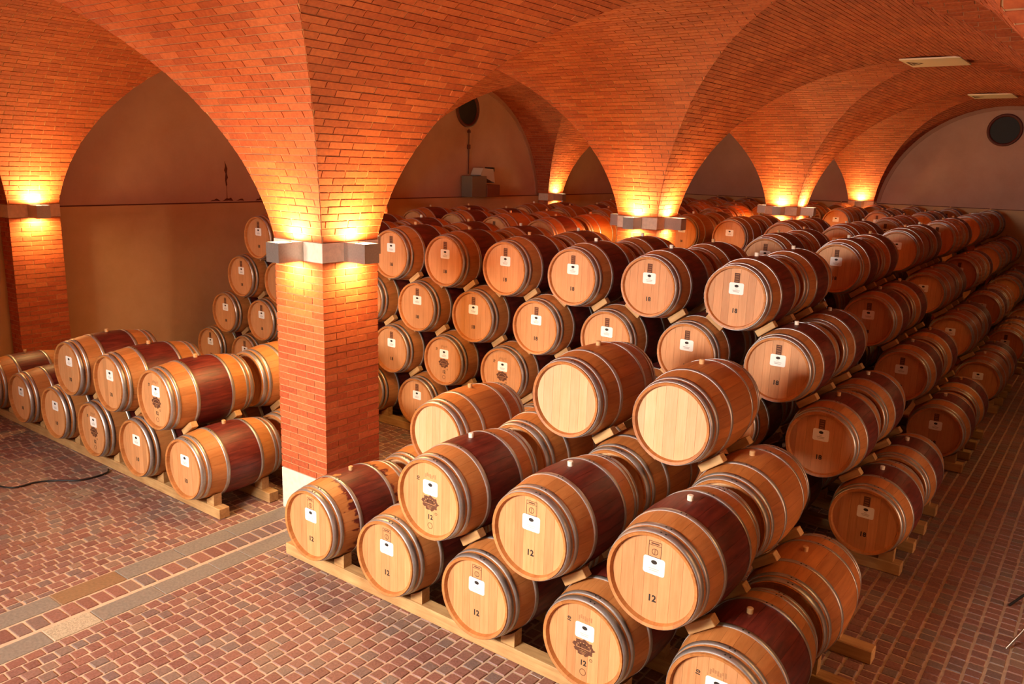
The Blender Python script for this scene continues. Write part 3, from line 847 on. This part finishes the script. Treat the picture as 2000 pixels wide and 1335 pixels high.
# barrels of the long stacks that a viewer can see; the buried ones are one joined core
KEEP = set()
for (s_, l_, r_), ks_ in {
    ('M', 1, 1): '1.5 0.5 -0.5 -1.5 -2.5 -3.5 -4.5 -5.5 -6.5 -7.5 -8.5 -9.5',
    ('M', 1, 2): '1.5 0.5 -0.5 -3.5 -4.5 -5.5',
    ('M', 2, 1): '1 0 -1 -2 -3 -4 -5 -6 -7 -8 -9',
    ('M', 2, 2): '1 0 -1 -2 -3 -4 -5 -6',
    ('M', 3, 1): '0.5 -0.5 -1.5 -2.5 -3.5 -4.5 -5.5 -6.5 -7.5 -8.5',
    ('M', 3, 2): '0.5 -0.5 -1.5 -2.5 -3.5 -4.5',
    ('M', 4, 1): '0 -1 -2 -3 -4 -5 -6 -7 -8',
    ('M', 4, 2): '0 -1 -2 -3 -4 -5 -6 -7 -8',
    ('S', 1, 1): '1.5 0.5 -0.5 -1.5',
    ('S', 1, 2): '1.5 0.5 -0.5',
    ('S', 2, 1): '1 0 -1',
    ('S', 2, 2): '1 0',
    ('S', 3, 1): '0.5 -0.5 -1.5',
    ('S', 3, 2): '0.5 -0.5 -4.5',
    ('S', 4, 1): '0 -1 -5 -6 -7 -8',
    ('S', 4, 2): '0 -1 -5 -6 -7 -8',
    ('T', 1, 1): '1.5 0.5',
    ('T', 1, 2): '1.5 0.5 -0.5',
    ('T', 2, 1): '1 0',
    ('T', 2, 2): '1 0',
    ('T', 3, 1): '0.5 -0.5 -3.5 -4.5 -5.5',
    ('T', 3, 2): '0.5 -0.5 -3.5 -4.5',
    ('T', 4, 1): '0 -1 -2 -3 -4 -5 -6 -7 -8',
    ('T', 4, 2): '0 -1 -2 -3 -4 -5 -6 -7 -8',
    ('U', 1, 1): '1.5 0.5',
    ('U', 1, 2): '1.5 0.5 -0.5',
    ('U', 2, 1): '1 0',
    ('U', 2, 2): '1 0',
    ('U', 3, 1): '0.5 -0.5 -4.5',
    ('U', 3, 2): '0.5 -0.5',
    ('U', 4, 1): '0 -1 -5 -6 -7 -8',
    ('U', 4, 2): '0 -1 -5 -6 -7 -8',
    ('V', 1, 1): '1.5 0.5 -0.5',
    ('V', 1, 2): '1.5',
    ('V', 2, 1): '1 0',
    ('V', 2, 2): '1 0',
    ('V', 3, 1): '0.5 -0.5',
    ('V', 3, 2): '0.5 -0.5',
    ('V', 4, 1): '0 -1 -2 -3 -4 -5 -6 -7 -8',
    ('V', 4, 2): '0 -1 -2 -3 -4 -6 -7 -8',
    ('W', 1, 1): '1.5 0.5 -0.5',
    ('W', 2, 1): '1 0',
    ('W', 3, 1): '0.5 -0.5',
    ('W', 4, 1): '0 -1 -2 -3 -4 -5 -6 -7 -8',
}.items():
    for k_ in ks_.split(): KEEP.add((s_, float(k_), l_, r_))
def blocked(s, k, l, r):
    x, y, z = pos(s, k, l, r)
    for j in (0, 1, 2):
        if x+.36 > gx(0)-W-.03 and x-.36 < gx(0)+.03 and y+.95 > gy(j)-.03 and y < gy(j)+W+.03: return True
    return False
for s in 'MSTUVW':
    for r in ((1, 2) if s != 'W' else (1,)):
        for l in (1, 2, 3, 4):
            k = 1.5-(l-1)*.5; e = -9.5+(l-1)*.5
            while k >= e-1e-6:
                kk = k if abs(k-round(k)) > .1 else int(round(k))
                ok = not blocked(s, kk, l, r)
                if s in 'SU' and l == 4 and kk in (-2, -3, -4): ok = False
                if s in 'SU' and l == 3 and kk in (-3.5,): ok = False
                if ok and (s, float(kk), l, r) in KEEP: put(s, kk, l, r)
                elif ok: HIDDEN.append((s, kk, l, r))
                k -= 1
SPEC = {  # looks read off the photograph: body, head, marks, number, bung
    ('F', 0, 1, 1): ('pa', 'o', 'box', '12', 't'), ('F', 1, 1, 1): ('st', 'o', 'box', '12', 't'), ('F', 2, 1, 1): ('st', 'o', 'box', '12', 't'),
    ('F', 3, 1, 1): ('st', 'o', 'crest', '12', 't'), ('F', 4, 1, 1): ('st', 'o', 'crest', '12', 't'),
    ('F', 1.5, 2, 1): ('st', 'o', 'crest', '12', 'w'), ('F', 2.5, 2, 1): ('st', 'o', 'box', '12', 'w'), ('F', 3.5, 2, 1): ('st', 'o', 'box', '12', 'w'),
    ('F', .5, 2, 2): ('br', 'n', 'blank', '12', 't'), ('F', 1.5, 2, 2): ('br', 'n', 'blank', '12', 't'), ('F', 2.5, 2, 2): ('br', 'n', 'blank', '12', 't'), ('F', 3.5, 2, 2): ('br', 'n', 'blank', '12', 't'),
    ('F', 2, 3, 2): ('br', 'n', 'blank', '12', 't'), ('F', 3, 3, 2): ('br', 'n', 'blank', '12', 't'),
    ('G', -2, 1, 1): ('st', 'o', 'crest', '12', 't'), ('G', -.5, 2, 1): ('st', 'o', 'crest', '12', 't'), ('G', -.5, 2, 2): ('pl', 'o', 'blank', '12', 't'),
    ('M', -4, 2, 1): ('st', 'o', 'crest', '12', 't'), ('M', -3, 2, 1): ('st', 'o', 'crest', '12', 't'),
    ('M', 0, 4, 1): ('st', 'o', 'bar', '18', 'w')}
for k in range(5): SPEC[('F', k, 1, 2)] = ('br', 'n', 'blank', '12', 't')
WORDS = {'st': 'red-banded', 'pa': 'wine-stained', 'br': 'orange', 'pl': 'plain'}
MARKW = {'box': 'framed stamp', 'crest': 'round crest', 'bar': 'dark bar stamp', 'blank': 'blank head', 'none': 'label only'}
r2 = random.Random(11)
for (s, k, l, r), kw in cells.items():
    if (s, k, l, r) in SPEC: sp = SPEC[(s, k, l, r)]
    elif s == 'G': sp = ('st', 'o', 'none', '10', 't')
    elif s in 'MT' or (s == 'S' and k >= 0): sp = ('st', 'o', 'bar' if s == 'M' and r2.random() < .8 else ('none' if s == 'T' else 'bar'), '18', r2.choice('tw'))
    else: sp = (r2.choice(['st', 'st', 'pl', 'br']), 'o', r2.choice(['bar', 'none']), '18', 't')
    if s == 'T': sp = ('br' if r == 1 else 'st',)+sp[1:]
    kind = 'near' if (s == 'F' or (s == 'G' and k > -3 and r == 1) or (s == 'M' and r == 1 and k >= 0)) else ('far' if s in 'UVW' else 'mid')
    if kind != 'near' and sp[0] == 'pa': sp = ('st',)+sp[1:]
    b = make_barrel(kind, *sp); x, y, z = pos(s, k, l, r)
    b.location = (x, y, z); b.rotation_euler = (0, 0, r2.uniform(-.008, .008))
    kmax = {'F': 4-(.5 if l == 2 else (1 if l == 3 else 0)), 'G': 0-(.5 if l == 2 else 0)}.get(s, 1.5-(l-1)*.5)
    n = int(round(kmax-k))+1
    lay = LAY[l] if s in 'MSTUVW' else {1: 'bottom', 2: 'second', 3: 'top'}[l]
    if s == 'F' or s == 'G':
        tag(b, '%s oak barrel with %s, %s layer of %s, %s from right, %s rank' % (WORDS[sp[0]], MARKW[sp[2]], lay, STACKS[s][3], ORD[n], 'front' if r == 1 else 'rear'), 'barrel', 'barrels on the %s' % STACKS[s][3])
    else:
        tag(b, '%s oak barrel, %s layer of %s, %s from right end, %s rank' % (WORDS[sp[0]], lay, STACKS[s][3], ORD[n], 'front' if r == 1 else 'rear'), 'barrel', 'barrels in the %s' % STACKS[s][3])

mb = MB(); K = 20; ys_ = (0, .12, .475, .83, .95)
for c_ in HIDDEN:
    x, y, z = pos(*c_); vs = []; fs = []
    for yy in ys_:
        for a in range(K): vs.append((x+rad(yy)*math.cos(2*PI*a/K), y+yy, z+rad(yy)*math.sin(2*PI*a/K)))
    for i in range(4):
        for a in range(K): fs.append((i*K+a, (i+1)*K+a, (i+1)*K+(a+1) % K, i*K+(a+1) % K))
    fs += [tuple(range(K)), tuple(range(4*K, 5*K))[::-1]]
    mb.add(vs, fs, random.random())
tag(mb.obj('stacked_barrels', OAK_BR), 'buried inner oak barrels filling the middle of the long stacks', 'barrels', kind='stuff')
# ------------------------------------------------------------------ rails, chocks, wedges
def rail(s, r, which, x0, x1):
    y0 = STACKS[s][1]+(r-1)*RANK+(.15 if which == 0 else .70)
    mb = MB(); L = x1-x0; mb.bbox(-L/2, L/2, 0, .115, 0, .106, .006)
    o = mb.obj('timber_rail', PINE); o.location = ((x0+x1)/2, y0, 0.002)
    tag(o, 'pine floor rail under %s ends of bottom barrels, %s rank, %s' % ('front' if which == 0 else 'back', 'front' if r == 1 else 'rear', STACKS[s][3]), 'rail', 'timber rails')
rail('F', 1, 0, -.50, 4.02); rail('F', 1, 1, -.50, 4.02); rail('F', 2, 0, -.50, 4.02); rail('F', 2, 1, -.5, 4.02)
rail('G', 1, 0, -6.9, -1.53); rail('G', 1, 1, -6.9, -1.5); rail('G', 2, 0, -3.2, -1.5); rail('G', 2, 1, -3.2, -1.5)
for s in 'MSTUV':
    for r in (1, 2):
        for wh in (0, 1):
            y0 = STACKS[s][1]+(r-1)*RANK+(.15 if wh == 0 else .70)
            hit = any(y0+.13 > gy(j)-.02 and y0 < gy(j)+W+.02 for j in (0, 1, 2))
            x0 = gx(0)+.1 if hit else -6.7
            if s != 'M': x0 = max(x0, -.4)
            rail(s, r, wh, x0, 3.88)
# chock beside a bottom barrel
def chock_mesh(sg):
    mb = MB(); pr = [(.125, .0), (.245, .0), (.245, .118), (.215, .094), (.17, .066), (.125, .044)]
    pr = [(sg*a, b) for a, b in pr]; n = len(pr); vs = [(a, 0, b) for a, b in pr]+[(a, .085, b) for a, b in pr]
    f = list(range(n)); 
    if sg < 0: f = f[::-1]
    F = [tuple(f), tuple([q+n for q in f[::-1]])]
    for k in range(n):
        q = (k, k+n, (k+1) % n+n, (k+1) % n); F.append(q if sg > 0 else q[::-1])
    mb.add(vs, F); return mb.mesh('chock', PINE)
CH = {1: chock_mesh(1), -1: chock_mesh(-1)}
def wedge_mesh():
    mb = MB(); mb.bbox(-.098, .098, -.037, .037, -.031, .031, .004); return mb.mesh('wedge', PINE)
WG = wedge_mesh(); cnt = {'c': 0, 'w': 0}
wcells = [c for c in cells if c[0] in 'FGMST']
for (s, k, l, r) in wcells:
    x, y, z = pos(s, k, l, r); p = STACKS[s][2]
    kmax = {'F': 4-(.5 if l == 2 else (1 if l == 3 else 0)), 'G': 0-(.5 if l == 2 else 0)}.get(s, 1.5-(l-1)*.5); n = int(round(kmax-k))+1
    rn = 'front' if r == 1 else 'rear'
    if l == 1:
        if not (s in 'FG' or k > 0 or (s == 'M' and k < -3 and r == 1)): continue
        for yo, fr in ((.165, 'front'), (.715, 'back')):
            if fr == 'back' and not (k == kmax or s in 'FG'): continue
            for sg in (1, -1):
                if s in 'MST' and sg < 0 and fr == 'back': continue
                o = link('chock', CH[sg]); o.location = (x, y+yo, .108)
                tag(o, 'pine chock, %s %s, under bottom barrel %s from right, %s rank, %s' % ('right' if sg > 0 else 'left', fr, ORD[n], rn, STACKS[s][3]), 'chock', 'pine chocks'); cnt['c'] += 1
    else:
        ends = (k > kmax-1.1)
        for sg in (1, -1):
            if (s, k+sg*.5, l-1, r) not in cells and (s, int(k+sg*.5), l-1, r) not in cells: continue
            for yo, fr in ((.225, 'front'), (.725, 'back')):
                if fr == 'back' and not (ends and sg > 0) and s not in 'FG': continue
                if fr == 'front' and r == 2 and not ends and s not in 'FG': continue
                if s in 'ST' and not ends: continue
                lx, lz = x+sg*p/2, z-LH
                nx, nz = x-lx, z-lz; d = math.hypot(nx, nz); nx /= d; nz /= d
                tx, tz = (nz, -nx) if sg > 0 else (-nz, nx)      # tangent pointing outwards and up
                if tz*1 < 0 and False: pass
                off = .03
                cx0, cz0 = (x+lx)/2+tx*off, (z+lz)/2+tz*off
                o = link('wedge', WG); o.location = (cx0, y+yo, cz0)
                o.rotation_euler = (0, math.atan2(-tz, tx) if True else 0, 0)
                tag(o, 'pine wedge, %s %s, under %s-layer barrel %s from right, %s rank, %s' % ('right' if sg > 0 else 'left', fr, LAY[l], ORD[n], rn, STACKS[s][3]), 'wedge', 'pine wedges'); cnt['w'] += 1

# ------------------------------------------------------------------ small things
# cable on the floor
pts = [(-4.6, -1.0), (-4.1, -.88), (-3.78, -.76), (-3.75, -.55), (-3.66, -.40), (-3.48, -.234), (-3.44, -.069), (-3.47, .07), (-3.56, .13)]
P3 = []
for a in range(len(pts)-1):
    for t in np.linspace(0, 1, 6, endpoint=False):
        p0, p1, p2, p3 = [np.array(pts[min(max(q, 0), len(pts)-1)]) for q in (a-1, a, a+1, a+2)]
        c = .5*((2*p1)+(-p0+p2)*t+(2*p0-5*p1+4*p2-p3)*t*t+(-p0+3*p1-3*p2+p3)*t**3); P3.append((c[0], c[1], .013))
mb = MB(); mb.tube(P3, .009, 7); tag(mb.obj('cable', BLACK), 'black cable lying across the dark paving beside the left rack', 'cable')
# ceiling panels
for n_, j in enumerate((1, 2)):
    cxp, cyp = gx(0)+HALF+.04, gy(j)+W+HALF-.28
    t = thing('ceiling_panel', (cxp, cyp, 5.158), 'square cream panel on the vault crown, %s' % ('nearer and larger of the two in view' if n_ == 0 else 'farther one close to the far wall'), 'panel', 'ceiling panels')
    mb = MB(); mb.bbox(-.42, .42, -.50, .50, -.024, .0, .004); mb.obj('panel', PANEL, t)
    mb = MB()
    tri = [(-.36, -.22), (-.18, 0.0), (-.36, .22)]
    z = -.0255
    for a, b in ((0, 1), (1, 2), (2, 0)):
        p, q = Vector(tri[a]), Vector(tri[b]); d = (q-p).normalized(); nn = Vector((-d.y, d.x))*.018
        mb.add([(p.x+nn.x, p.y+nn.y, z), (q.x+nn.x, q.y+nn.y, z), (q.x-nn.x, q.y-nn.y, z), (p.x-nn.x, p.y-nn.y, z)], [(0, 1, 2, 3)])
    mb.add([(-.33, -.12, z), (-.24, 0, z), (-.33, .12, z)], [(0, 1, 2)])
    mb.obj('triangle_mark', BURN, t)
# fan heater and duct on the left wall with its hanging cable
t = thing('wall_unit', (XL+.03, 10.95, 2.62), 'grey wall unit with tilted white hood on the left wall ledge', 'appliance')
mb = MB(); mb.bbox(0, .32, -.42, .12, .02, .50, .01); mb.obj('cabinet', GREYM, t)
mb = MB(); mb.bbox(0, .34, .12, .60, .02, .30, .01); mb.obj('lower_box', simple('rust brown box', rgb('7c4630'), .7), t)
mb = MB(); mb.add([(0, -.10, .52), (.3, -.10, .52), (.3, .45, .34), (0, .45, .34), (0, .0, .68), (.3, .0, .68), (.3, .38, .66), (0, .38, .66)], [(0, 3, 2, 1), (4, 5, 6, 7), (0, 1, 5, 4), (2, 3, 7, 6), (1, 2, 6, 5), (3, 0, 4, 7)]); mb.obj('hood', simple('white plastic hood', rgb('cfc6ba'), .5), t)
mb = MB(); mb.bbox(.03, .28, .38, .45, .60, .70, .006); mb.obj('bracket', BLACK, t)
mb = MB(); mb.tube([(XL+.03, 10.77, 3.16), (XL+.03, 10.775, 3.6), (XL+.03, 10.77, 4.17)], .014, 6); 
mb.bbox(XL+.005, XL+.06, 10.74, 10.80, 3.72, 3.82, .004); mb.bbox(XL+.005, XL+.06, 10.74, 10.80, 4.08, 4.14, .004)
tag(mb.obj('conduit', RIMW), 'thin brown conduit running from the wall unit up to the round window', 'conduit')
# torn plaster marks on the left wall
def blotch(pts, name, parent):
    mb = MB(); mb.add([(XL+.004, a, b) for a, b in pts], [tuple(range(len(pts)))]); return mb.obj(name, RIMW, parent)
t = thing('plaster_crack', (0, 0, 0), 'dark jagged crack and torn edge in the left wall plaster above the ledge', 'crack')
blotch([(4.355, 3.02), (4.37, 3.12), (4.345, 3.17), (4.365, 3.24), (4.36, 3.33), (4.385, 3.27), (4.41, 3.20), (4.395, 3.12), (4.415, 3.05), (4.385, 3.0), (4.395, 2.93), (4.37, 2.90)], 'crack_line', t)
blotch([(4.372, 2.66), (4.377, 2.92), (4.384, 2.92), (4.387, 2.66)], 'crack_line', t)
for a, b, h in ((4.05, 4.25, .07), (4.28, 4.5, .09), (4.55, 4.72, .06), (4.95, 5.2, .05), (5.0, 5.12, .1)):
    ps = [(a, 2.655)]+[(a+(b-a)*q/5, 2.66+h*.6*random.uniform(.1, 1)) for q in range(1, 5)]+[(b, 2.655), ((a+b)/2, 2.665)]
    blotch(ps, 'torn_plaster', t)
t['label'] = 'dark jagged crack with torn plaster just above the left wall ledge'
# metal stool, mostly outside the frame at right
t = thing('metal_stool', (5.25, 3.05, 0), 'metal stool at the right edge of the aisle, only thin legs in view', 'stool')
def leg(p, q, mt): mb = MB(); mb.tube([(p[0]-5.25, p[1]-3.05, p[2]), (q[0]-5.25, q[1]-3.05, q[2])], .011, 8); o = mb.obj('leg', mt, t); return o
leg((4.705, 3.37, .004), (5.02, 3.25, .50), DARKSTEEL)['label'] = 'dark steel leg'
leg((4.765, 2.634, .004), (5.04, 2.86, .50), CHROME); leg((5.62, 2.62, .004), (5.42, 2.88, .50), CHROME); leg((5.66, 3.42, .004), (5.42, 3.24, .50), CHROME)
mb = MB(); K = 24; vs = [(.26*math.cos(2*PI*k/K), .26*math.sin(2*PI*k/K), z) for z in (.495, .53) for k in range(K)]
mb.add(vs, [(k, (k+1) % K, K+(k+1) % K, K+k) for k in range(K)]+[tuple(range(K))[::-1], tuple(range(K, 2*K))]); mb.obj('seat', BLACK, t)
print('barrels', len(cells), 'chocks', cnt, 'objects', len(bpy.data.objects))
